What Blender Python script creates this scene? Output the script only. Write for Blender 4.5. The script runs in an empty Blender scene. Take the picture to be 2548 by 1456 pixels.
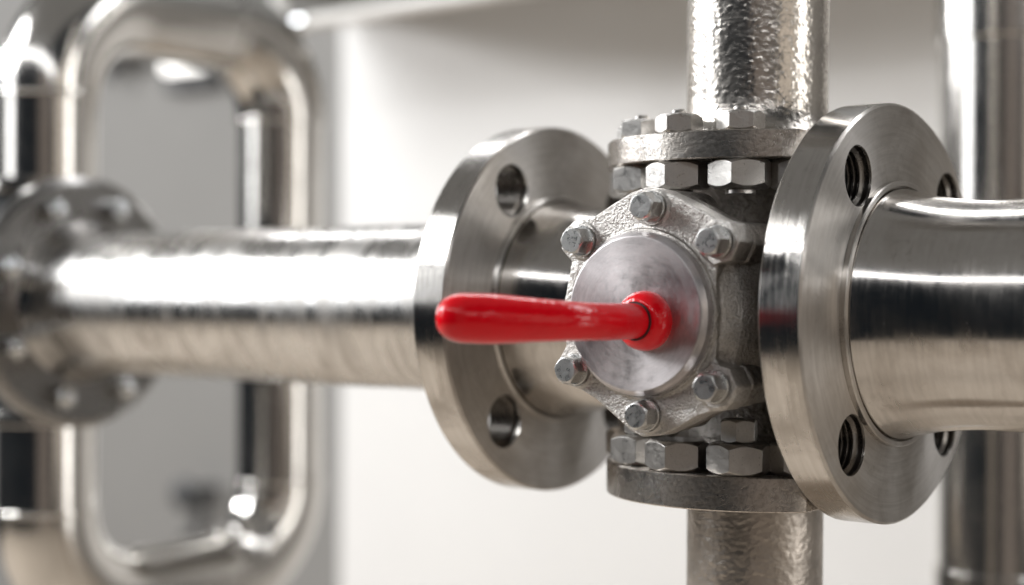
import bpy, bmesh, math, random
from mathutils import Vector, Matrix, noise as mnoise

random.seed(4)
R = math.radians
PI = math.pi
sc = bpy.context.scene
col = sc.collection

# ------------------------------------------------------------------ camera
cam_d = bpy.data.cameras.new('camera')
cam = bpy.data.objects.new('camera', cam_d)
col.objects.link(cam)
CAM_LOC = Vector((0.39778, -0.71905, 0.01124))
c_r = Vector((0.79217, 0.61029, 0.00453)).normalized()
c_w = Vector((-0.61028, 0.79218, -0.00256)).normalized()
c_u = c_r.cross(c_w).normalized()
m = Matrix((c_r, c_u, -c_w)).transposed().to_4x4()
m.translation = CAM_LOC
cam.matrix_world = m
cam_d.sensor_width = 36.0
cam_d.lens = 36.0 * 3985.6 / 2548.0
cam_d.clip_start = 0.01
cam_d.clip_end = 60
cam_d.dof.use_dof = True
cam_d.dof.focus_distance = 0.74
cam_d.dof.aperture_fstop = 3.1
cam_d.dof.aperture_blades = 0
sc.camera = cam

# ------------------------------------------------------------------ world and lamps (indoor)
world = bpy.data.worlds.new('World')
sc.world = world
world.use_nodes = True
bg = world.node_tree.nodes['Background']
bg.inputs['Color'].default_value = (0.62, 0.80, 1.0, 1)
bg.inputs['Strength'].default_value = 0.015


def area_lamp(name, loc, target, sx, sy, radiance, color=(1, 1, 1), roll=0.0, spread=180):
    L = bpy.data.lights.new(name, 'AREA')
    L.shape = 'RECTANGLE'
    L.size, L.size_y = sx, sy
    L.energy = radiance * PI * sx * sy
    L.color = color
    L.spread = R(spread)
    o = bpy.data.objects.new(name, L)
    col.objects.link(o)
    o.location = loc
    q = (Vector(target) - Vector(loc)).to_track_quat('-Z', 'Y')
    o.rotation_euler = (q.to_matrix() @ Matrix.Rotation(roll, 3, 'Z')).to_euler()
    return o


# softbox to the left of the valve, the main light
area_lamp('key_softbox', (-1.75, -1.05, 1.10), (0, 0, 0), 0.75, 0.70, 25.0, (0.975, 0.99, 1.0))
# pale window below it, near eye height
area_lamp('side_window', (-1.75, -1.35, 0.40), (0, 0, 0), 0.50, 0.62, 4.0, (0.97, 0.985, 1.0))
# unseen lamp added on the right for the pale streaks on the pipes
area_lamp('right_fill', (2.1, 0.55, 0.15), (0, 0, 0), 0.45, 1.7, 4.2, (1.0, 0.97, 0.93))
# dim brown lamp added in place of the room behind the camera
area_lamp('rear_bounce', (1.7, -2.2, 0.0), (0, 0, 0), 1.5, 2.6, 0.16, (1.0, 0.82, 0.69))
# warm lamp added for the glow of a lit wall, behind on the right
area_lamp('warm_bounce', (2.35, -0.55, 0.25), (0, 0, 0), 1.0, 1.5, 0.65, (1.0, 0.88, 0.75))
# fluorescent tube in front, above the camera
area_lamp('front_tube', (0.85, -1.75, 1.22), (0.85, 0, 0), 5.0, 0.075, 11.0, (0.99, 0.99, 1.0))
# tube over the back of the pipe run
area_lamp('back_tube', (-0.2, 0.55, 1.00), (-0.2, 0, 0), 2.6, 0.10, 12.0, (0.99, 0.99, 1.0))
# big dim overhead lamp added to stand for the ceiling and light the floor
area_lamp('ceiling_fill', (-0.9, -0.8, 1.9), (-0.9, -0.8, 0), 4.2, 2.6, 0.17, (1.0, 0.95, 0.88))
# unseen lamp added to wash the wall from the left
area_lamp('wall_fill', (-4.0, -0.60, 1.17), (-0.6, 0.95, 0.0), 0.45, 0.45, 108.0, (0.985, 0.99, 1.0))

vs = sc.view_settings
vs.view_transform = 'Standard'
vs.look = 'None'
vs.exposure = 0.15
vs.gamma = 1.0
vs.use_curve_mapping = False
sc.render.film_transparent = False
sc.render.filter_size = 1.0
sc.cycles.use_denoising = True
sc.cycles.max_bounces = 10
sc.cycles.glossy_bounces = 6
sc.cycles.diffuse_bounces = 4
sc.cycles.sample_clamp_indirect = 8.0
sc.cycles.blur_glossy = 0.3


# ------------------------------------------------------------------ node helpers
def new_mat(name):
    mt = bpy.data.materials.new(name)
    mt.use_nodes = True
    nt = mt.node_tree
    return mt, nt, nt.nodes['Principled BSDF']


def N(nt, t, **kw):
    n = nt.nodes.new(t)
    for k, v in kw.items():
        setattr(n, k, v)
    return n


def noise(nt, vec, scale, detail=3.0, rough=0.5, dist=0.0):
    n = N(nt, 'ShaderNodeTexNoise')
    n.inputs['Scale'].default_value = scale
    n.inputs['Detail'].default_value = detail
    n.inputs['Roughness'].default_value = rough
    n.inputs['Distortion'].default_value = dist
    if vec is not None:
        nt.links.new(vec, n.inputs['Vector'])
    return n.outputs['Fac']


def rng(nt, x, a, b, c, d):
    n = N(nt, 'ShaderNodeMapRange')
    n.inputs[1].default_value, n.inputs[2].default_value = a, b
    n.inputs[3].default_value, n.inputs[4].default_value = c, d
    nt.links.new(x, n.inputs[0])
    return n.outputs[0]


def mth(nt, op, a, b=None):
    n = N(nt, 'ShaderNodeMath', operation=op)
    for i, v in enumerate((a, b)):
        if v is None:
            continue
        if isinstance(v, (int, float)):
            n.inputs[i].default_value = v
        else:
            nt.links.new(v, n.inputs[i])
    return n.outputs[0]


def mixc(nt, f, a, b):
    n = N(nt, 'ShaderNodeMix', data_type='RGBA')
    nt.links.new(f, n.inputs[0])
    for i, v in ((6, a), (7, b)):
        if isinstance(v, tuple):
            n.inputs[i].default_value = (*v, 1) if len(v) == 3 else v
        else:
            nt.links.new(v, n.inputs[i])
    return n.outputs[2]


def bump(nt, h, dist, strength=1.0, normal=None):
    n = N(nt, 'ShaderNodeBump')
    n.inputs['Distance'].default_value = dist
    n.inputs['Strength'].default_value = strength
    nt.links.new(h, n.inputs['Height'])
    if normal is not None:
        nt.links.new(normal, n.inputs['Normal'])
    return n.outputs['Normal']


def ocoord(nt):
    return N(nt, 'ShaderNodeTexCoord').outputs['Object']


def edge_round(nt, rad):
    b = N(nt, 'ShaderNodeBevel')
    b.samples = 3
    b.inputs['Radius'].default_value = rad
    return b.outputs['Normal']


def comb(nt, x, y, z):
    n = N(nt, 'ShaderNodeCombineXYZ')
    for i, v in enumerate((x, y, z)):
        if isinstance(v, (int, float)):
            n.inputs[i].default_value = v
        else:
            nt.links.new(v, n.inputs[i])
    return n.outputs[0]


def turned_mat(name, base, stain, rough, aniso=0.6, line=1.0, smudge=1.0, rough_var=0.1, fine=900.0, mottle=0.0, face_add=0.0):
    """lathe-turned steel: fine rings about the local Z axis"""
    mt, nt, p = new_mat(name)
    oc = ocoord(nt)
    s = N(nt, 'ShaderNodeSeparateXYZ')
    nt.links.new(oc, s.inputs[0])
    x, y, z = s.outputs
    r = mth(nt, 'SQRT', mth(nt, 'ADD', mth(nt, 'MULTIPLY', x, x), mth(nt, 'MULTIPLY', y, y)))
    th = mth(nt, 'ARCTAN2', y, x)
    v = comb(nt, mth(nt, 'MULTIPLY', r, fine), mth(nt, 'MULTIPLY', z, fine), mth(nt, 'MULTIPLY', th, 3.0))
    fine_l = noise(nt, v, 1.0, 3, 0.65)
    v2 = comb(nt, mth(nt, 'MULTIPLY', r, fine * 0.12), mth(nt, 'MULTIPLY', z, fine * 0.12), mth(nt, 'MULTIPLY', th, 1.2))
    wide_l = noise(nt, v2, 1.0, 3, 0.6)
    sm = noise(nt, oc, 28.0, 5, 0.62, 0.6)
    sm2 = noise(nt, oc, 110.0, 5, 0.65, 1.5)
    f = rng(nt, sm, 0.45, 0.75, 0.0, 0.55 * smudge)
    f2 = rng(nt, sm2, 0.60, 0.78, 0.0, 0.5 * smudge)
    c = mixc(nt, f, base, stain)
    c = mixc(nt, f2, c, tuple(k * 0.75 for k in stain))
    c = mixc(nt, rng(nt, fine_l, 0.3, 0.7, 0.0, 0.18 * line), c, tuple(k * 0.6 for k in stain))
    if mottle:
        mo = noise(nt, oc, 70.0, 6, 0.7, 2.2)
        c = mixc(nt, rng(nt, mo, 0.44, 0.60, 0.0, mottle), c, tuple(k * 0.55 for k in stain))
    nt.links.new(c, p.inputs['Base Color'])
    p.inputs['Metallic'].default_value = 1.0
    rr = mth(nt, 'ADD', rng(nt, fine_l, 0.25, 0.75, rough - 0.5 * rough_var, rough + 0.5 * rough_var),
             rng(nt, sm, 0.4, 0.7, -0.3 * rough_var, 1.0 * rough_var * smudge))
    if face_add:      # end faces are turned coarser than the rim
        tn = N(nt, 'ShaderNodeTexCoord')
        sn = N(nt, 'ShaderNodeSeparateXYZ')
        nt.links.new(tn.outputs['Normal'], sn.inputs[0])
        rr = mth(nt, 'ADD', rr, mth(nt, 'MULTIPLY', mth(nt, 'ABSOLUTE', sn.outputs[2]), face_add))
    nt.links.new(rr, p.inputs['Roughness'])
    p.inputs['Anisotropic'].default_value = aniso
    p.inputs['Anisotropic Rotation'].default_value = 0.25
    tg = N(nt, 'ShaderNodeTangent', direction_type='RADIAL', axis='Z')
    nt.links.new(tg.outputs[0], p.inputs['Tangent'])
    h = mth(nt, 'ADD', mth(nt, 'MULTIPLY', fine_l, 0.35), mth(nt, 'MULTIPLY', wide_l, 0.65))
    nb = bump(nt, h, 0.00006 * line, 0.5, edge_round(nt, 0.0006))
    nt.links.new(nb, p.inputs['Normal'])
    return mt


def streak_mat(name, base, stain):
    """polished pipe wiped round its girth: streaks of haze and a slightly wavy skin"""
    mt, nt, p = new_mat(name)
    oc = ocoord(nt)
    s = N(nt, 'ShaderNodeSeparateXYZ')
    nt.links.new(oc, s.inputs[0])
    x, y, z = s.outputs
    th = mth(nt, 'ARCTAN2', y, x)
    v = comb(nt, mth(nt, 'MULTIPLY', z, 85.0), mth(nt, 'MULTIPLY', th, 1.3), 0.0)
    a = noise(nt, v, 1.0, 4, 0.6, 0.4)
    v2 = comb(nt, mth(nt, 'MULTIPLY', z, 420.0), mth(nt, 'MULTIPLY', th, 2.0), 3.0)
    f = noise(nt, v2, 1.0, 3, 0.6)
    big = noise(nt, oc, 14.0, 4, 0.6, 0.5)
    c = mixc(nt, rng(nt, a, 0.42, 0.68, 0.0, 0.6), base, stain)
    nt.links.new(c, p.inputs['Base Color'])
    p.inputs['Metallic'].default_value = 1.0
    r = mth(nt, 'ADD', rng(nt, a, 0.35, 0.7, 0.15, 0.36), rng(nt, big, 0.45, 0.65, 0.0, 0.16))
    nt.links.new(mth(nt, 'ADD', r, rng(nt, f, 0.3, 0.7, -0.03, 0.04)), p.inputs['Roughness'])
    nt.links.new(bump(nt, big, 0.0003, 0.6), p.inputs['Normal'])
    return mt


def cast_mat(name, base, stain, rough, grain, depth, metallic=1.0, pit=0.0, spot=0.5):
    mt, nt, p = new_mat(name)
    oc = ocoord(nt)
    g = noise(nt, oc, grain, 4, 0.6)
    g2 = noise(nt, oc, grain * 0.22, 3, 0.5)
    sm = noise(nt, oc, 35, 6, 0.65, 0.8)
    c = mixc(nt, rng(nt, sm, 0.42, 0.72, 0.0, spot), base, stain)
    c = mixc(nt, rng(nt, g, 0.35, 0.55, 0.45, 0.0), c, tuple(k * 0.55 for k in stain))
    nt.links.new(c, p.inputs['Base Color'])
    p.inputs['Metallic'].default_value = metallic
    nt.links.new(rng(nt, sm, 0.3, 0.7, rough - 0.06, rough + 0.1), p.inputs['Roughness'])
    h = mth(nt, 'ADD', g, mth(nt, 'MULTIPLY', g2, 1.3))
    nt.links.new(bump(nt, h, depth, 0.9), p.inputs['Normal'])
    return mt


def nut_mat(name, base, rough, metallic=1.0, smear=0.32):
    mt, nt, p = new_mat(name)
    oc = ocoord(nt)
    oi = N(nt, 'ShaderNodeObjectInfo')
    va = N(nt, 'ShaderNodeVectorMath', operation='ADD')
    nt.links.new(oc, va.inputs[0])
    nt.links.new(oi.outputs['Location'], va.inputs[1])
    v = va.outputs[0]
    a = noise(nt, v, 260, 5, 0.7, 1.0)
    b = noise(nt, v, 900, 3, 0.6)
    c = mixc(nt, rng(nt, a, 0.42, 0.68, 0.0, smear), base, tuple(k * 0.45 for k in base))
    c = mixc(nt, rng(nt, b, 0.62, 0.72, 0.0, 0.5), c, tuple(k * 0.3 for k in base))
    nt.links.new(c, p.inputs['Base Color'])
    p.inputs['Metallic'].default_value = metallic
    nt.links.new(rng(nt, a, 0.3, 0.7, rough - 0.08, rough + 0.12), p.inputs['Roughness'])
    h = mth(nt, 'ADD', a, mth(nt, 'MULTIPLY', b, 0.5))
    nt.links.new(bump(nt, h, 0.00012, 0.7, edge_round(nt, 0.0005)), p.inputs['Normal'])
    return mt


def plain_mat(name, base, rough, metallic=0.0, var=0.12, scale=30.0, bd=0.0, coat=0.0):
    mt, nt, p = new_mat(name)
    oc = ocoord(nt)
    a = noise(nt, oc, scale, 4, 0.6)
    c = mixc(nt, rng(nt, a, 0.3, 0.7, 0.0, 1.0), tuple(k * (1 - var) for k in base), tuple(min(1, k * (1 + var)) for k in base))
    nt.links.new(c, p.inputs['Base Color'])
    p.inputs['Metallic'].default_value = metallic
    p.inputs['Roughness'].default_value = rough
    p.inputs['Coat Weight'].default_value = coat
    p.inputs['Coat Roughness'].default_value = 0.06
    if bd:
        nt.links.new(bump(nt, noise(nt, oc, scale * 12, 3, 0.6), bd, 0.6), p.inputs['Normal'])
    return mt


STEEL = (0.64, 0.615, 0.585)
STAIN = (0.33, 0.29, 0.255)
M = {}
M['flange'] = turned_mat('turned_steel_flange', (0.68, 0.655, 0.625), (0.36, 0.32, 0.28), 0.21, 0.90, 1.4, 1.0, 0.14, 600, face_add=0.22)
M['pipe'] = turned_mat('brushed_steel_pipe', STEEL, (0.36, 0.32, 0.28), 0.17, 0.40, 1.2, 1.1, 0.10, 450)
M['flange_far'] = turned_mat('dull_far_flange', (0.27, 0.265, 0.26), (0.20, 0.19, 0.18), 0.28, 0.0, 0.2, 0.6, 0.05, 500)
M['pipe_left'] = streak_mat('streaky_polished_pipe', (0.66, 0.645, 0.625), (0.40, 0.37, 0.34))
M['pipe_far'] = turned_mat('polished_steel_pipe', (0.68, 0.66, 0.63), (0.42, 0.39, 0.36), 0.17, 0.0, 0.3, 0.5, 0.06, 300)
M['cap'] = turned_mat('brushed_aluminium_cap', (0.66, 0.63, 0.63), (0.45, 0.42, 0.43), 0.42, 0.6, 3.2, 0.8, 0.20, 380, mottle=0.16)
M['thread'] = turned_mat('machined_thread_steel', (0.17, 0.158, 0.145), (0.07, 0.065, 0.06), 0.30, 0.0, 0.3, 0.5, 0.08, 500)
M['cover'] = cast_mat('cast_stainless_cover', (0.52, 0.50, 0.475), (0.32, 0.295, 0.27), 0.40, 820, 0.0008, 1.0)
M['body'] = cast_mat('rough_cast_body', (0.36, 0.335, 0.31), (0.12, 0.11, 0.10), 0.42, 380, 0.0020, 1.0)
M['plate'] = cast_mat('worn_steel_plate', (0.66, 0.625, 0.585), (0.36, 0.31, 0.265), 0.25, 600, 0.0002, 1.0, spot=0.75)
M['nut'] = nut_mat('zinc_nut', (0.56, 0.54, 0.515), 0.33, smear=0.2)
M['bolt'] = nut_mat('zinc_bolt', (0.64, 0.635, 0.62), 0.29, smear=0.5)
M['shiny_bolt'] = nut_mat('bright_zinc_bolt', (0.75, 0.77, 0.78), 0.11, smear=0.3)
M['black'] = cast_mat('black_cast_iron', (0.030, 0.033, 0.036), (0.015, 0.016, 0.017), 0.45, 300, 0.0006, 0.0)
M['black'].node_tree.nodes['Principled BSDF'].inputs['Specular IOR Level'].default_value = 0.15
M['dark_gap'] = plain_mat('dark_rubber', (0.012, 0.012, 0.013), 0.6)
M['dark_plastic'] = plain_mat('dark_plastic', (0.05, 0.052, 0.055), 0.5)


def riser_mat(name, base, dep, rough, sc_):
    mt, nt, p = new_mat(name)
    oc = ocoord(nt)
    mp = N(nt, 'ShaderNodeMapping')
    mp.inputs['Scale'].default_value = (1, 1, 1.25)
    nt.links.new(oc, mp.inputs[0])
    v = mp.outputs[0]
    vo = N(nt, 'ShaderNodeTexVoronoi', feature='SMOOTH_F1')
    vo.inputs['Scale'].default_value = sc_ * 0.75
    vo.inputs['Smoothness'].default_value = 0.9
    nt.links.new(v, vo.inputs['Vector'])
    a = mth(nt, 'MULTIPLY', vo.outputs['Distance'], -0.9)
    b = noise(nt, v, sc_ * 0.6, 3, 0.55, 0.5)
    st = noise(nt, v, 45, 5, 0.6)
    c = mixc(nt, rng(nt, st, 0.42, 0.7, 0.0, 0.7), base, tuple(k * 0.5 for k in base))
    nt.links.new(c, p.inputs['Base Color'])
    p.inputs['Metallic'].default_value = 1.0
    nt.links.new(rng(nt, st, 0.3, 0.7, rough - 0.04, rough + 0.08), p.inputs['Roughness'])
    h = mth(nt, 'ADD', a, b)
    nt.links.new(bump(nt, h, dep, 1.0), p.inputs['Normal'])
    return mt


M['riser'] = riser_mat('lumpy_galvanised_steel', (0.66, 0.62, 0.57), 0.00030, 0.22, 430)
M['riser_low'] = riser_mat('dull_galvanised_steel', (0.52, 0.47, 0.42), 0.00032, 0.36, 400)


def red_mat():
    mt, nt, p = new_mat('red_enamel')
    oc = ocoord(nt)
    a = noise(nt, oc, 520, 2, 0.5)
    b = noise(nt, oc, 60, 4, 0.6)
    c = mixc(nt, rng(nt, b, 0.3, 0.7, 0.0, 1.0), (0.74, 0.0006, 0.008), (0.80, 0.001, 0.010))
    nt.links.new(c, p.inputs['Base Color'])
    p.inputs['Roughness'].default_value = 0.30
    p.inputs['Coat Weight'].default_value = 0.75
    p.inputs['Coat IOR'].default_value = 1.5
    p.inputs['Coat Roughness'].default_value = 0.05
    p.inputs['Specular IOR Level'].default_value = 0.1
    nb = bump(nt, mth(nt, 'ADD', a, mth(nt, 'MULTIPLY', b, 2.0)), 0.00042, 0.5)
    nt.links.new(nb, p.inputs['Normal'])
    nt.links.new(nb, p.inputs['Coat Normal'])
    return mt


M['red'] = red_mat()
M['duct'] = plain_mat('dark_painted_duct', (0.20, 0.20, 0.195), 0.6, 0, 0.1, 10.0)
M['tube'] = plain_mat('pale_conduit', (0.70, 0.68, 0.65), 0.4, 0, 0.05, 20.0)


def glow_mat():
    mt, nt, p = new_mat('lit_diffuser')
    p.inputs['Base Color'].default_value = (0.9, 0.9, 0.88, 1)
    p.inputs['Emission Color'].default_value = (1.0, 0.97, 0.93, 1)
    p.inputs['Emission Strength'].default_value = 2.2
    return mt


M['glow'] = glow_mat()
M['wall_white'] = plain_mat('white_wall_paint', (0.82, 0.81, 0.795), 0.85, 0, 0.02, 3.0)
M['wall_shade'] = plain_mat('shaded_wall_grey', (0.25, 0.243, 0.232), 0.85, 0, 0.04, 3.0)  # the wall's shadow is put into this grey colour
M['floor'] = plain_mat('beige_floor', (0.49, 0.42, 0.345), 0.7, 0, 0.08, 4.0)


# ------------------------------------------------------------------ mesh helpers
def finish(me, angle=32):
    me.validate()
    for p in me.polygons:
        p.use_smooth = True
    if angle is not None:
        me.set_sharp_from_angle(angle=R(angle))
    return me


def bm_mesh(bm, name, angle=32):
    bmesh.ops.recalc_face_normals(bm, faces=bm.faces)
    me = bpy.data.meshes.new(name)
    bm.to_mesh(me)
    bm.free()
    return finish(me, angle)


def obj(name, me, mat=None, parent=None, loc=(0, 0, 0), rot=(0, 0, 0)):
    o = bpy.data.objects.new(name, me)
    col.objects.link(o)
    if mat is not None and me is not None and not me.materials:
        me.materials.append(mat)
    o.location = loc
    o.rotation_euler = rot
    if parent is not None:
        o.parent = parent
    return o


def thing(name, label, cat, loc=(0, 0, 0), group=None):
    o = obj(name, None, loc=loc)
    o.empty_display_size = 0.02
    return tag(o, label, cat, group)


def tag(o, label, cat, group=None):
    o['label'] = label
    o['category'] = cat
    if group:
        o['group'] = group
    return o


def lathe_bm(prof, seg=96, closed=False, bm=None):
    """revolve (r, z) about local Z. r==0 ends make poles"""
    bm = bm or bmesh.new()
    rings = []
    for r, z in prof:
        if r < 1e-7:
            rings.append([bm.verts.new((0, 0, z))])
        else:
            rings.append([bm.verts.new((r * math.cos(2 * PI * k / seg), r * math.sin(2 * PI * k / seg), z)) for k in range(seg)])
    pairs = list(zip(rings[:-1], rings[1:]))
    if closed:
        pairs.append((rings[-1], rings[0]))
    for a, b in pairs:
        for k in range(seg):
            k2 = (k + 1) % seg
            if len(a) == 1 and len(b) == 1:
                continue
            if len(a) == 1:
                bm.faces.new((a[0], b[k], b[k2]))
            elif len(b) == 1:
                bm.faces.new((a[k], b[0], a[k2]))
            else:
                bm.faces.new((a[k], b[k], b[k2], a[k2]))
    return bm


def lathe(name, prof, seg=96, closed=False, angle=32):
    return bm_mesh(lathe_bm(prof, seg, closed), name, angle)


def box_bm(x0, x1, y0, y1, z0, z1, bev=0.0):
    bm = bmesh.new()
    bmesh.ops.create_cube(bm, size=1)
    for v in bm.verts:
        v.co = Vector((x0 if v.co.x < 0 else x1, y0 if v.co.y < 0 else y1, z0 if v.co.z < 0 else z1))
    if bev:
        bmesh.ops.bevel(bm, geom=bm.edges[:], offset=bev, segments=3, affect='EDGES', profile=0.5)
    return bm


def smooth_path(pts, n):
    """Catmull-Rom through (x, y, z, r...) tuples"""
    out = []
    P = [pts[0]] + list(pts) + [pts[-1]]
    for i in range(1, len(P) - 2):
        for k in range(n):
            t = k / n
            q = []
            for a, b, c, d in zip(P[i - 1], P[i], P[i + 1], P[i + 2]):
                q.append(0.5 * (2 * b + (c - a) * t + (2 * a - 5 * b + 4 * c - d) * t * t + (3 * b - a - 3 * c + d) * t ** 3))
            out.append(tuple(q))
    out.append(tuple(pts[-1]))
    return out


def sweep_bm(path, seg=32, cap=True, up=Vector((0, 0, 1)), bm=None):
    """path of (x, y, z, ra, rb): ra in the up direction, rb sideways"""
    bm = bm or bmesh.new()
    rings = []
    n = len(path)
    for i, q in enumerate(path):
        c = Vector(q[:3])
        t = Vector(path[min(i + 1, n - 1)][:3]) - Vector(path[max(i - 1, 0)][:3])
        t.normalize()
        s = t.cross(up)
        if s.length < 1e-4:
            s = t.cross(Vector((1, 0, 0)))
        s.normalize()
        w = s.cross(t)
        ra = q[3]
        rb = q[4] if len(q) > 4 else q[3]
        rings.append([bm.verts.new(c + w * (ra * math.sin(2 * PI * k / seg)) + s * (rb * math.cos(2 * PI * k / seg))) for k in range(seg)])
    for a, b in zip(rings[:-1], rings[1:]):
        for k in range(seg):
            bm.faces.new((a[k], a[(k + 1) % seg], b[(k + 1) % seg], b[k]))
    if cap:
        bm.faces.new(rings[0])
        bm.faces.new(rings[-1])
    return bm


def hex_bm(af, h, n=10, cone=0.75, both=True, hole=0.0, bm=None, z0=0.0):
    """hexagon nut or bolt head with the turned chamfer that curves each face's edge"""
    bm = bm or bmesh.new()
    a = af / 2
    rc = a * 0.935
    pts = []
    for f in range(6):
        for k in range(n):
            t = -30 + 60 * k / n
            r = a / math.cos(R(t))
            ang = R(60 * f + t)
            pts.append((r * math.cos(ang), r * math.sin(ang), r))
    top = [bm.verts.new((x, y, z0 + h - (r - rc) * cone)) for x, y, r in pts]
    cap = [bm.verts.new((x / r * rc, y / r * rc, z0 + h)) for x, y, r in pts]
    bot = [bm.verts.new((x, y, z0 + ((r - rc) * cone if both else 0))) for x, y, r in pts]
    L = len(pts)
    rows = [cap, top, bot]
    if both:
        rows.append([bm.verts.new((x / r * rc, y / r * rc, z0)) for x, y, r in pts])
    for p, q in zip(rows[:-1], rows[1:]):
        for k in range(L):
            bm.faces.new((p[k], q[k], q[(k + 1) % L], p[(k + 1) % L]))
    bm.faces.new(cap)
    bm.faces.new(rows[-1])
    return bm


def evaluated(me, mods, name):
    o = bpy.data.objects.new('tmp_' + name, me)
    col.objects.link(o)
    tmp = []
    for typ, kw in mods:
        md = o.modifiers.new(typ.lower(), typ)
        for k, v in kw.items():
            setattr(md, k, v)
            if k == 'object':
                tmp.append(v)
    dg = bpy.context.evaluated_depsgraph_get()
    dg.update()
    res = bpy.data.meshes.new_from_object(o.evaluated_get(dg))
    res.name = name
    bpy.data.objects.remove(o)
    for t in tmp:
        bpy.data.objects.remove(t)
    res.materials.clear()
    return res


def drilled(me, holes, name):
    """holes: list of (x, y, r, z0, z1) cylinders along local Z"""
    bm = bmesh.new()
    for x, y, r, z0, z1 in holes:
        b2 = lathe_bm([(0, z0), (r, z0), (r, z1), (0, z1)], 64)
        for v in b2.verts:
            v.co.x += x
            v.co.y += y
        bmesh.ops.recalc_face_normals(b2, faces=b2.faces)
        t = bpy.data.meshes.new('t')
        b2.to_mesh(t)
        b2.free()
        bm.from_mesh(t)
    me2 = bpy.data.meshes.new('cutters')
    bm.to_mesh(me2)
    bm.free()
    cut = bpy.data.objects.new('tmp_cut', me2)
    col.objects.link(cut)
    res = evaluated(me, [('BOOLEAN', dict(operation='DIFFERENCE', solver='EXACT', object=cut))], name)
    return finish(res, 30)


TO_X = (0, PI / 2, 0)          # local Z -> +X   (local x -> -Z, local y -> Y)
TO_FRONT = (PI / 2, 0, 0)      # local Z -> -Y   (local x -> X, local y -> Z)


# ------------------------------------------------------------------ setting: walls and floor
WALL_Y = 0.95
w = obj('wall', bm_mesh(box_bm(-1.20, 0.28, WALL_Y, WALL_Y + 0.06, -0.8, 2.4, 0.004), 'wall'), M['wall_white'])
w['kind'] = 'structure'
w = obj('shaded_wall', bm_mesh(box_bm(-6.0, 2.7, WALL_Y + 0.062, WALL_Y + 0.15, -0.8, 2.4), 'shaded_wall'), M['wall_shade'])  # wall in shadow, the shade painted as a darker grey
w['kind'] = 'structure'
w = obj('floor', bm_mesh(box_bm(-2.6, 2.2, -1.9, WALL_Y + 0.15, -0.86, -0.802), 'floor'), M['floor'])
w['kind'] = 'structure'

# ------------------------------------------------------------------ flanges with threaded holes
FR, FT = 0.1003, 0.0211          # flange radius and thickness
HOLE_R, HOLE_PC = 0.0141, 0.0772


def thread_mesh():
    prof = []
    n = 6
    z_end = FT - 0.0038
    prof.append((HOLE_R + 0.0006, 0.0))
    p = z_end / n
    for k in range(n):
        prof += [(HOLE_R - 0.0003, k * p + 0.02 * p), (HOLE_R - 0.0022, k * p + 0.42 * p), (HOLE_R - 0.0022, k * p + 0.58 * p), (HOLE_R - 0.0003, k * p + 0.98 * p)]
    prof += [(HOLE_R - 0.0002, z_end + 0.0002), (HOLE_R - 0.0002, FT - 0.0011), (HOLE_R + 0.0005, FT - 0.0003)]
    bm = lathe_bm(prof, 64)
    me = bpy.data.meshes.new('threaded_hole')
    bm.to_mesh(me)
    bm.free()
    me.flip_normals()
    return finish(me, 25)


THREAD = thread_mesh()


def flange_part(parent, x_back, angles, bore=0.03):
    prof = [(bore, 0), (FR - 0.0012, 0), (FR, 0.0012), (FR, FT - 0.0012), (FR - 0.0012, FT), (bore, FT)]
    me = lathe('flange', prof, 192, True)
    pos = []
    for a in angles:          # angle from vertical, positive towards +Y
        pc = HOLE_PC + (0.0045 if math.sin(R(a)) > 0 else 0.0)
        y, z = pc * math.sin(R(a)), pc * math.cos(R(a))
        pos.append((-z, y))
    me = drilled(me, [(px, py, HOLE_R, -0.01, FT + 0.01) for px, py in pos], 'flange')
    f = obj('flange', me, M['flange'], parent, (x_back, 0, 0), TO_X)
    for px, py in pos:
        obj('threaded_hole', THREAD, M['thread'], f, (px, py, 0))
    return f


HOLES = (-35, 46, 180 + 40, 180 - 44)
# right-hand pipe
XR = 0.0770
t = thing('flanged_pipe', 'brushed steel pipe with large threaded-hole flange at the right edge', 'pipe', (XR - FT, 0, 0))
flange_part(t, 0.0, HOLES, 0.045)
obj('raised_ring', lathe('raised_ring', [(0.058, 0.0), (0.0634, 0.0), (0.0634, 0.0026), (0.0628, 0.0032), (0.0608, 0.0032), (0.0606, 0.0006), (0.058, 0.0006)], 160, True),
    M['flange'], t, (FT, 0, 0), TO_X)
nk = [(0.0598, 0.0), (0.0598, 0.0036), (0.0595, 0.0043)]
for k in range(1, 25):
    u = k / 24
    nk.append((0.0531 + 0.0063 * (1 - u) ** 2.4, 0.0045 + 0.048 * u))
nk += [(0.0526, 0.10), (0.0510, 0.18), (0.0495, 0.30), (0.0490, 0.45)]
obj('pipe', lathe('pipe', nk, 160), M['pipe'], t, (FT, 0, 0), TO_X)

# left-hand pipe
XL = -0.1225
t = thing('flanged_pipe', 'long polished steel pipe with big flange behind the red lever', 'pipe', (XL - FT, 0, 0))
flange_part(t, 0.0, HOLES, 0.045)
obj('raised_ring', lathe('raised_ring', [(0.055, 0.0), (0.0625, 0.0), (0.0622, 0.0016), (0.0615, 0.0024), (0.0604, 0.0024), (0.0602, 0.0008), (0.055, 0.0008)], 160, True),
    M['flange'], t, (FT, 0, 0), TO_X)
nk = [(0.0596, 0.0), (0.0596, 0.0022)]
for k in range(1, 25):
    u = k / 24
    nk.append((0.0510 + 0.0085 * (1 - u) ** 1.5, 0.0022 + 0.058 * u))
nk += [(0.0510, 0.066), (0.0510, 0.0800)]
obj('neck', lathe('neck', nk, 160), M['pipe'], t, (FT, 0, 0), TO_X)
lp = [(0.0545, 0.0), (0.0545, -0.006), (0.0492, -0.012), (0.0490, -0.02)]
for k in range(1, 24):
    lp.append((0.0490, -0.02 - 0.350 * k / 24))
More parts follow.
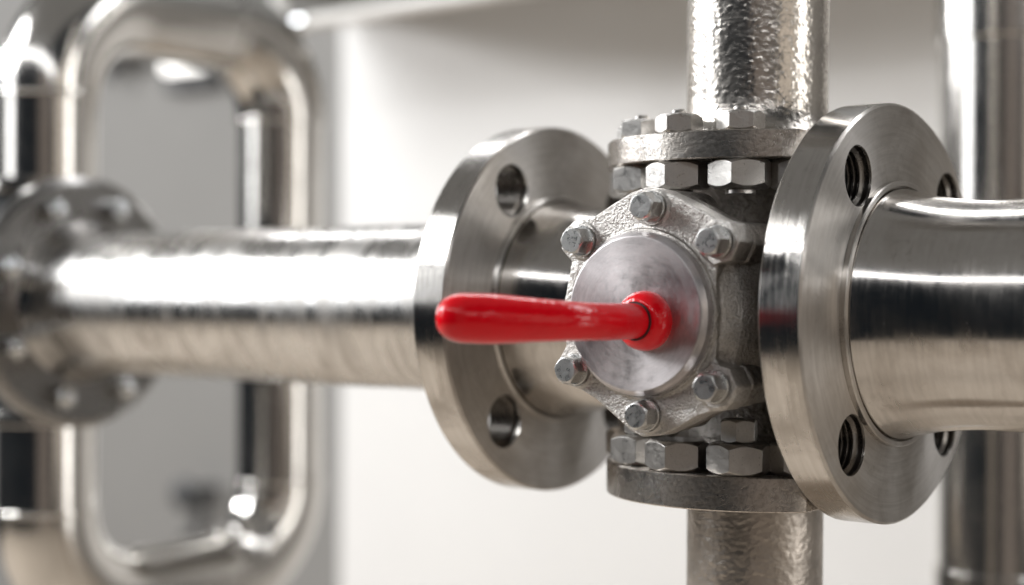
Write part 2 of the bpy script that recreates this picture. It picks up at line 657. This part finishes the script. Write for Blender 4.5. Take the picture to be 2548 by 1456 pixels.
lp += [(0.0490, -0.372), (0.0520, -0.388), (0.0570, -0.396)]
obj('pipe', lathe('pipe', lp, 160), M['pipe_left'], t, (0, 0, 0), TO_X)
# its far flange with eight bolts
FX = -0.396
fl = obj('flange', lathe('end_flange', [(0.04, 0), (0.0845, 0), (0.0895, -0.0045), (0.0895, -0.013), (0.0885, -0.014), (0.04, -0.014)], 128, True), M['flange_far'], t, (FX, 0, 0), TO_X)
HB = bm_mesh(hex_bm(0.0150, 0.0110), 'bolt_head', 20)
DOME = lathe('dome_end', [(0.0055 * math.cos(R(a)), 0.0055 * math.sin(R(a))) for a in (0, 15, 30, 45, 60, 75)] + [(0, 0.0055)], 24, False, 80)
for k in range(8):
    a = R(22.5 + 45 * k + 3)
    b = obj('bolt', HB, M['shiny_bolt'], fl, (0.0700 * math.cos(a), 0.0700 * math.sin(a), 0.0), (0, 0, a * 1.7))
    obj('dome_end', DOME, M['shiny_bolt'], b, (0, 0, 0.0108))  # dome added to each bolt to catch a glint

# ------------------------------------------------------------------ vertical pipes with bolted plates
PR = 0.0752


def plate_mesh(z0, z1, name):
    """round plate, flat on the side that clears the big flange"""
    bm = bmesh.new()
    seg = 144
    xc = XR - FT - 0.0010
    ring = []
    for k in range(seg):
        a = 2 * PI * k / seg
        ring.append((min(PR * math.cos(a), xc), PR * math.sin(a)))
    bmv = [bm.verts.new((x, y, z0)) for x, y in ring]
    f = bm.faces.new(bmv)
    ex = bmesh.ops.extrude_face_region(bm, geom=[f])
    bmesh.ops.translate(bm, verts=[v for v in ex['geom'] if isinstance(v, bmesh.types.BMVert)], vec=(0, 0, z1 - z0))
    bmesh.ops.recalc_face_normals(bm, faces=bm.faces)
    edges = [e for e in bm.edges if abs(e.verts[0].co.z - e.verts[1].co.z) < 1e-6]
    bmesh.ops.bevel(bm, geom=edges, offset=0.0006, segments=1, affect='EDGES', profile=0.5)
    return bm_mesh(bm, name, 35)


NUT_BIG = bm_mesh(hex_bm(0.0272, 0.0134), 'big_nut', 20)
NUT_SMALL = bm_mesh(hex_bm(0.0198, 0.0093), 'small_nut', 20)
NUT_SLIM = bm_mesh(hex_bm(0.0158, 0.0102), 'slim_nut', 20)


def stud_mesh(r, h, name):
    bm = lathe_bm([(0, h), (r - 0.0008, h), (r, h - 0.0008), (r, 0), (0, 0)], 32)
    return bm_mesh(bm, name)


STUD_TOP = stud_mesh(0.0036, 0.0118, 'stud_end')
STUD_LOW = stud_mesh(0.0072, 0.0026, 'stud_end')
BOLT_ANG = [-98 + 30 * k for k in range(-6, 3)]   # the side facing the flange has none
BR = 0.0615


def bolt_spots():
    out = []
    for a in BOLT_ANG:
        if a == -38:
            out.append((0.0437, -0.0418, 0.82, a))
        else:
            out.append((BR * math.cos(R(a)), BR * math.sin(R(a)), 1.0, a))
    return out


# upper riser
PZ0, PZ1 = 0.0722, 0.0855
t = thing('riser_pipe', 'lumpy galvanised vertical pipe rising from the bolted plate above the valve', 'pipe', (0, 0, PZ0))
rp = [(0.046, 0.0), (0.0455, 0.0012), (0.0405, 0.0040), (0.0375, 0.0085), (0.0359, 0.0140), (0.0356, 0.02)]
n = 60
for k in range(1, n):
    rp.append((0.0356, 0.02 + 0.46 * k / n))
obj('pipe', lathe('riser', rp, 128), M['riser'], t, (0, 0, PZ1 - PZ0), (0, R(0.25), 0))
pl = obj('flange_plate', plate_mesh(0, PZ1 - PZ0, 'flange_plate'), M['plate'], t)
rnd = random.Random(11)
for x, y, s, a in bolt_spots():
    if a != -38:
      b = obj('upper_nut', NUT_SMALL, M['nut'], t, (x, y, PZ1 - PZ0 + 0.0002), (0, 0, R(a + rnd.uniform(-25, 25))))
      obj('stud_end', STUD_TOP, M['nut'], b)
    tw = {-98: -15, -68: 22, -128: 40}.get(a, rnd.uniform(-30, 30))
    b = obj('lower_nut', NUT_BIG, M['nut'], t, (x, y, -0.0136), (0, 0, R(a + tw)))
    b.scale = (s, s, 1)
    obj('stud_end', STUD_LOW, M['nut'], b, (0, 0, -0.0026))

# lower pipe
QZ0, QZ1 = -0.0918, -0.0755
t = thing('lower_pipe', 'dull mottled vertical pipe hanging from the bolted plate below the valve', 'pipe', (0, 0, QZ0))
rp = [(0.0342, 0.0)]
for k in range(1, n):
    rp.append((0.0342, -0.45 * k / n))
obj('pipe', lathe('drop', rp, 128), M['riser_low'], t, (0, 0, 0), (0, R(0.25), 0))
obj('flange_plate', plate_mesh(0, QZ1 - QZ0, 'flange_plate'), M['plate'], t)
for x, y, s, a in bolt_spots():
    tw = {-98: -12, -68: 20, -128: 33}.get(a, rnd.uniform(-30, 30))
    b = obj('big_nut', NUT_BIG, M['nut'], t, (x, y, QZ1 - QZ0 + 0.0002), (0, 0, R(a + tw)))
    b.scale = (s, s, 1.08)
    if a != -98:
        obj('slim_nut', NUT_SLIM, M['nut'], b, (0, 0, 0.0136), (0, 0, R(8)))

# ------------------------------------------------------------------ the ball valve
CAP = 0.1128                      # cap face
PF = CAP - 0.0078                 # cover plate face
valve = thing('ball_valve', 'cast steel ball valve with round cap, six bolts and red lever', 'valve', (0, 0, 0))

OUT = [(0.0011, 0.0577), (0.0086, 0.0565), (0.0213, 0.0507), (0.0370, 0.0430), (0.0440, 0.0400), (0.0478, 0.0350), (0.0468, 0.0285), (0.0430, 0.0245),
       (0.0385, 0.0225), (0.0378, 0.0148), (0.0392, 0.0006), (0.0382, -0.0118), (0.0375, -0.0195), (0.0400, -0.0222), (0.0450, -0.0250), (0.0490, -0.0310),
       (0.0470, -0.0380), (0.0424, -0.0420), (0.0353, -0.0430), (0.0302, -0.0445), (0.0198, -0.0500), (0.0092, -0.0550), (-0.0005, -0.0562),
       (-0.0071, -0.0535), (-0.0261, -0.0400), (-0.0353, -0.0358), (-0.0458, -0.0335), (-0.0505, -0.0263), (-0.0460, -0.0204), (-0.0432, -0.0156),
       (-0.0448, 0.0033), (-0.0410, 0.0204), (-0.0404, 0.0242), (-0.0463, 0.0300), (-0.0456, 0.0378), (-0.0392, 0.0432), (-0.0289, 0.0440),
       (-0.0176, 0.0502), (-0.0066, 0.0555)]


def outline_solid(scale, y0, y1, dx=0.0, dz=0.0, bm=None, base=None):
    """extrude the outline (x, z) from y0 to y1 (front is more negative)"""
    bm = bm or bmesh.new()
    pts = [(x * scale + dx, z * scale + dz) for x, z in (base or OUT)]
    a = [bm.verts.new((x, y0, z)) for x, z in pts]
    b = [bm.verts.new((x, y1, z)) for x, z in pts]
    L = len(pts)
    for k in range(L):
        bm.faces.new((a[k], a[(k + 1) % L], b[(k + 1) % L], b[k]))
    bm.faces.new(a)
    bm.faces.new(b)
    return bm


def add_bm(dst, src):
    bmesh.ops.recalc_face_normals(src, faces=src.faces)
    tmp = bpy.data.meshes.new('t')
    src.to_mesh(tmp)
    src.free()
    dst.from_mesh(tmp)
    bpy.data.meshes.remove(tmp)


def xform(bm, mat):
    bmesh.ops.transform(bm, matrix=mat, verts=bm.verts)
    return bm


BOLTS = [(0.0051, 0.0484), (-0.0330, 0.0335), (0.0395, 0.0322), (-0.0362, -0.0265), (0.0385, -0.0316), (0.0029, -0.0458)]
BOLTS = [(x + 0.0, z) for x, z in BOLTS]

def superellipse(a, b, p=3.2, n=40):
    out = []
    for k in range(n):
        c, s_ = math.cos(2 * PI * k / n), math.sin(2 * PI * k / n)
        out.append((a * math.copysign(abs(c) ** (2 / p), c), b * math.copysign(abs(s_) ** (2 / p), s_)))
    return out


def boss(x, h, r_round, r_hex):
    """round lug on the left, six-sided lug on the right of the cover"""
    if x > 0.03:
        return lathe_bm([(0, 0), (r_hex, 0), (r_hex, h), (0, h)], 7)
    return lathe_bm([(0, 0), (r_round, 0), (r_round, h), (0, h)], 40)


# cover plate: outline, raised lug pads, low dome towards the cap
big = bmesh.new()
add_bm(big, outline_solid(1.0, -PF + 0.0005, -PF + 0.0135))
for x, z in BOLTS:
    b = boss(x, 0.0136, 0.0084, 0.0106)
    add_bm(big, xform(b, Matrix.Translation((x, -PF + 0.0130, z)) @ Matrix.Rotation(PI / 2, 4, 'X')))
b = lathe_bm([(0, 0), (0.0392, 0), (0.0388, 0.0145), (0, 0.0145)], 96)
add_bm(big, xform(b, Matrix.Translation((0, -PF + 0.0133, 0)) @ Matrix.Rotation(PI / 2, 4, 'X')))
# flank that sweeps back from the cap to the body
rings = []
b = bmesh.new()
for u in (0, 0.25, 0.5, 0.75, 1.0):
    g = u * u * (3 - 2 * u)
    rings.append([b.verts.new((0.001 + x * 1.0, -PF + 0.0035 + 0.031 * u, z)) for x, z in superellipse(0.0388 + 0.0122 * u ** 0.6, 0.0360 + 0.0055 * u, 2.6, 64)])
for p, q in zip(rings[:-1], rings[1:]):
    for k in range(64):
        b.faces.new((p[k], q[k], q[(k + 1) % 64], p[(k + 1) % 64]))
b.faces.new(rings[0])
b.faces.new(rings[-1])
add_bm(big, b)
me = bpy.data.meshes.new('cover_plate')
big.to_mesh(me)
big.free()
me = evaluated(me, [('REMESH', dict(mode='VOXEL', voxel_size=0.0006)), ('SMOOTH', dict(factor=0.5, iterations=3))], 'cover_plate')
obj('cover_plate', finish(me, None), M['cover'], valve)

# body casting
big = bmesh.new()
add_bm(big, outline_solid(0.985, -PF + 0.0150, -PF + 0.0260))
add_bm(big, outline_solid(1.0, -PF + 0.0335, 0.0, base=superellipse(0.0505, 0.0415, 2.8), dx=0.002))
bot = lathe_bm([(0, -0.0752), (0.047, -0.0752), (0.045, -0.068), (0.037, -0.060), (0.034, -0.045), (0.045, -0.03), (0.048, 0), (0.045, 0.03),
                (0.034, 0.045), (0.037, 0.058), (0.045, 0.066), (0.047, 0.0719), (0, 0.0719)], 64)
add_bm(big, bot)
add_bm(big, xform(lathe_bm([(0, -0.062), (0.047, -0.062), (0.047, -0.045), (0.044, 0.0), (0.047, 0.04), (0.047, 0.0552), (0, 0.0552)], 64), Matrix.Rotation(PI / 2, 4, 'Y')))
for x, z in BOLTS:
    b = boss(x, 0.030, 0.0092, 0.0108)
    add_bm(big, xform(b, Matrix.Translation((x * 0.985, -PF + 0.0450, z * 0.985)) @ Matrix.Rotation(PI / 2, 4, 'X')))
b = lathe_bm([(0, -0.03), (0.046, -0.03), (0.049, 0.0), (0.040, 0.030), (0.02, 0.045), (0, 0.048)], 64)
add_bm(big, xform(b, Matrix.Rotation(-PI / 2, 4, 'X')))
me = bpy.data.meshes.new('body')
big.to_mesh(me)
big.free()
me = evaluated(me, [('REMESH', dict(mode='VOXEL', voxel_size=0.0013)), ('SMOOTH', dict(factor=0.5, iterations=7))], 'body')
obj('body', finish(me, None), M['body'], valve)

# machined cap
CR = 0.0372
prof = [(0, 0.0105), (CR - 0.0024, 0.0105), (CR - 0.0020, 0.0103), (CR - 0.0002, 0.0080), (CR, 0.0076), (CR, 0.0), (0, 0.0)]
obj('cap', lathe('cap', prof, 192, False, 12), M['cap'], valve, (0, -CAP + 0.0105, 0), TO_FRONT)

# cover bolts with washers
BH = bm_mesh(hex_bm(0.0116, 0.0078, both=False), 'bolt', 20)
WASH = lathe('washer', [(0.003, 0), (0.0073, 0), (0.0073, 0.0010), (0.0070, 0.0014), (0.003, 0.0014)], 48, True)
rnd = random.Random(3)
for i, (x, z) in enumerate(BOLTS):
    b = obj('bolt', BH, M['bolt'], valve, (x, -PF - 0.0026, z), (PI / 2, R(rnd.uniform(0, 60)), 0))
    obj('washer', WASH, M['bolt'], b, (0, 0, -0.0014))

# red lever
LX, LZ = 0.0072, -0.0030
path = [(LX, -CAP - 0.0085, LZ, 0.0074, 0.0074), (LX, -CAP - 0.018, LZ, 0.0076, 0.0076), (LX - 0.0003, -CAP - 0.034, LZ, 0.0077, 0.0077),
        (LX - 0.003, -CAP - 0.050, LZ + 0.0004, 0.0079, 0.0079), (LX - 0.0115, -CAP - 0.066, LZ + 0.0009, 0.0087, 0.0084),
        (LX - 0.0225, -CAP - 0.0800, LZ + 0.0014, 0.0099, 0.0092), (LX - 0.0310, -CAP - 0.0905, LZ + 0.0018, 0.0099, 0.0092)]
path = [(x, y, z, ra * 1.06, rb * 1.06) for x, y, z, ra, rb in path]
sp = smooth_path(path, 10)
d = (Vector(path[-1][:3]) - Vector(path[-2][:3])).normalized()
e = Vector(path[-1][:3])
for k in range(1, 13):
    u = k / 12
    q = e + d * (0.0125 * math.sin(u * PI / 2))
    g = max(math.cos(u * PI / 2), 0.02)
    sp.append((q.x, q.y, q.z, 0.0105 * g ** 0.8, 0.0098 * g ** 0.8))
lever = obj('lever', bm_mesh(sweep_bm(sp, 40), 'lever', 60), M['red'], valve)
obj('collar', lathe('collar', [(0, 0), (0.0134, 0), (0.0136, 0.0020), (0.0131, 0.0050), (0.0118, 0.0078), (0.0100, 0.0096), (0.0080, 0.0100), (0, 0.0100)], 64, False, 60),
    M['red'], lever, (LX, -CAP, LZ), TO_FRONT)
obj('seal_ring', lathe('seal_ring', [(0.006, 0.0), (0.0087, 0.0), (0.0087, 0.0009), (0.006, 0.0009)], 48, True), M['dark_gap'], lever, (LX, -CAP - 0.0098, LZ), TO_FRONT)

# ------------------------------------------------------------------ blurred background pipework
# black tee at the end of the left pipe
TX, TY = -0.600, 0.012
t = thing('pipe_tee', 'black cast iron tee at the far end of the polished pipe', 'pipe fitting', (TX - 0.006, TY, 0))
big = bmesh.new()
add_bm(big, xform(lathe_bm([(0, -0.11), (0.064, -0.11), (0.066, 0.0), (0.062, 0.035), (0.078, 0.041), (0.080, 0.0485), (0, 0.0485)], 48), Matrix.Rotation(PI / 2, 4, 'Y')))
add_bm(big, lathe_bm([(0, -0.079), (0.043, -0.079), (0.043, 0.079), (0, 0.079)], 48))
me = bpy.data.meshes.new('tee')
big.to_mesh(me)
big.free()
obj('body', finish(evaluated(me, [('REMESH', dict(mode='VOXEL', voxel_size=0.003)), ('SMOOTH', dict(factor=0.5, iterations=4))], 'tee'), None), M['black'], t)
COLL = lathe('collar', [(0.02, 0), (0.047, 0), (0.048, 0.001), (0.048, 0.009), (0.047, 0.010), (0.02, 0.010)], 64, True)
obj('collar', COLL, M['pipe_far'], t, (0, 0, 0.0795))
obj('collar', COLL, M['pipe_far'], t, (0, 0, -0.0895))

# rectangular loop of thin polished pipe
t = thing('pipe_loop', 'rectangular loop of thin polished pipe behind the long pipe', 'pipe', (TX, TY, 0))
pr, er, bend = 0.0365, 0.0376, 0.074
LY = 0.238                                   # to the far leg
ZT, ZB = 0.226, -0.228
FXO = 0.014


def straight(a, b, r, name='pipe'):
    a, b = Vector(a), Vector(b)
    L = (b - a).length
    me = lathe(name, [(r, 0), (r, L)], 64)
    o = obj(name, me, M['pipe_far'], t, a)
    o.rotation_euler = (b - a).to_track_quat('Z', 'Y').to_euler()
    return o


def elbow(corner, da, db):
    c = Vector(corner)
    da, db = Vector(da), Vector(db)
    cen = c - da * bend + db * bend
    pts = []
    for k in range(17):
        th = PI / 2 * k / 16
        q = cen + da * (bend * math.sin(th)) - db * (bend * math.cos(th))
        pts.append((q.x, q.y, q.z, er))
    o = obj('elbow', bm_mesh(sweep_bm(pts, 48, True, Vector((1, 0, 0))), 'elbow', 50), M['pipe_far'], t)
    return o


straight((0, 0, 0.0898), (0, 0, ZT - bend), pr)
straight((0, 0, -0.0898), (0, 0, ZB + bend), pr)
straight((0, bend, ZT), (0, LY - bend, ZT), pr)
straight((0, bend, ZB), (0, LY - bend, ZB), pr)
straight((0, LY, ZB + bend), (0, LY, ZT - bend), pr)
elbow((0, 0, ZT), (0, 0, 1), (0, 1, 0))
elbow((0, LY, ZT), (0, 1, 0), (0, 0, -1))
elbow((0, LY, ZB), (0, 0, -1), (0, -1, 0))
elbow((0, 0, ZB), (0, -1, 0), (0, 0, 1))
RING = lathe('weld_ring', [(0.025, -0.002), (0.0374, -0.002), (0.0384, -0.0007), (0.0384, 0.0007), (0.0374, 0.002), (0.025, 0.002)], 64, True, 60)
for q in ((0, 0, ZT - bend), (0, LY, ZT - bend), (0, LY, ZB + bend), (0, 0, ZB + bend)):
    obj('weld_ring', RING, M['pipe_far'], t, q)

# vertical pipe behind on the right
t = thing('background_pipe', 'blurred polished vertical pipe behind the right flange', 'pipe', (-0.025, 0.408, -0.8))
obj('pipe', lathe('pipe', [(0.0455, 0), (0.0455, 2.2)], 96), M['pipe_far'], t)
SL = lathe('sleeve', [(0.03, 0), (0.0468, 0), (0.0478, 0.001), (0.0478, 0.10), (0.0468, 0.101), (0.03, 0.101)], 96, True)
obj('sleeve', SL, M['pipe_far'], t, (0, 0, 0.8 + 0.188))
obj('sleeve', SL, M['pipe_far'], t, (0, 0, 0.8 - 0.288))
obj('base_plate', lathe('base_plate', [(0, 0), (0.08, 0), (0.08, 0.012), (0, 0.012)], 64), M['plate'], t, (0, 0, -0.001))

# conduit along the wall
t = thing('conduit', 'slim pale conduit running across the wall at the top', 'conduit', (-0.862, 0.50, 0.294))
pts = [(0, 0, 0.45, 0.0078), (0, 0, 0.06, 0.0078), (0, 0, 0.03, 0.0078), (0.008, 0.0, 0.008, 0.0078), (0.03, 0.0, 0, 0.0078), (0.06, 0, 0, 0.0078), (0.9, 0, 0.012, 0.0078)]
obj('tube', bm_mesh(sweep_bm(smooth_path(pts, 6), 24, True, Vector((0, 1, 0))), 'tube', 60), M['tube'], t)
obj('coupling', lathe('coupling', [(0.006, -0.013), (0.0095, -0.013), (0.0108, -0.008), (0.0108, 0.008), (0.0095, 0.013), (0.006, 0.013)], 32, True, 60), M['shiny_bolt'], t, (0.032, 0, 0), TO_X)

# overhead duct fixed to the wall, just above the picture; it shades the wall's upper right
t = thing('air_duct', 'square sheet-metal duct on the wall along the top edge', 'duct', (0.4, WALL_Y, 0.40))
obj('casing', bm_mesh(box_bm(-1.59, -0.28, -0.40, -0.002, 0, 0.42, 0.004), 'casing'), M['duct'], t)
for x in (-1.0, -0.5):
    obj('seam_flange', bm_mesh(box_bm(x, x + 0.02, -0.412, -0.003, 0.004, 0.432, 0.002), 'seam_flange'), M['duct'], t)

# small fittings on the shaded wall, far out of focus
t = thing('wall_light', 'small square glowing white light on the shaded wall', 'light', (-1.573, 1.012, 0.392))
obj('housing', bm_mesh(box_bm(-0.062, 0.062, -0.022, 0, -0.064, 0.050, 0.006), 'housing'), M['dark_plastic'], t)
obj('diffuser', bm_mesh(box_bm(-0.046, 0.046, -0.040, -0.0215, -0.038, 0.042, 0.008), 'diffuser'), M['glow'], t)
t = thing('junction_box', 'dark junction box on the shaded wall left of the small light', 'box', (-1.745, 1.012, 0.415))
obj('case', bm_mesh(box_bm(-0.05, 0.05, -0.045, 0, -0.032, 0.032, 0.006), 'case'), M['dark_plastic'], t)
obj('lid', bm_mesh(box_bm(-0.046, 0.046, -0.052, -0.0455, -0.028, 0.028, 0.003), 'lid'), M['dark_plastic'], t)
obj('cable_gland', lathe('cable_gland', [(0, 0), (0.009, 0), (0.009, -0.018), (0.006, -0.03), (0, -0.03)], 24), M['dark_plastic'], t, (-0.02, -0.025, -0.032))
t = thing('wall_tap', 'dark blurred stop tap low on the shaded wall inside the loop', 'tap', (-1.53, 1.012, -0.313))
obj('stem', lathe('stem', [(0, 0), (0.012, 0), (0.012, 0.05), (0.009, 0.06), (0, 0.06)], 24), M['dark_plastic'], t, (0, 0, 0), TO_FRONT)
obj('handwheel', lathe('handwheel', [(0, 0), (0.022, 0), (0.026, 0.006), (0.022, 0.013), (0, 0.014)], 32, False, 60), M['dark_plastic'], t, (0, -0.058, 0), TO_FRONT)
obj('spout', bm_mesh(sweep_bm(smooth_path([(0, -0.03, 0, 0.010), (0, -0.032, -0.03, 0.010), (-0.006, -0.034, -0.06, 0.009), (-0.03, -0.036, -0.075, 0.009)], 5), 20), 'spout', 60), M['dark_plastic'], t)
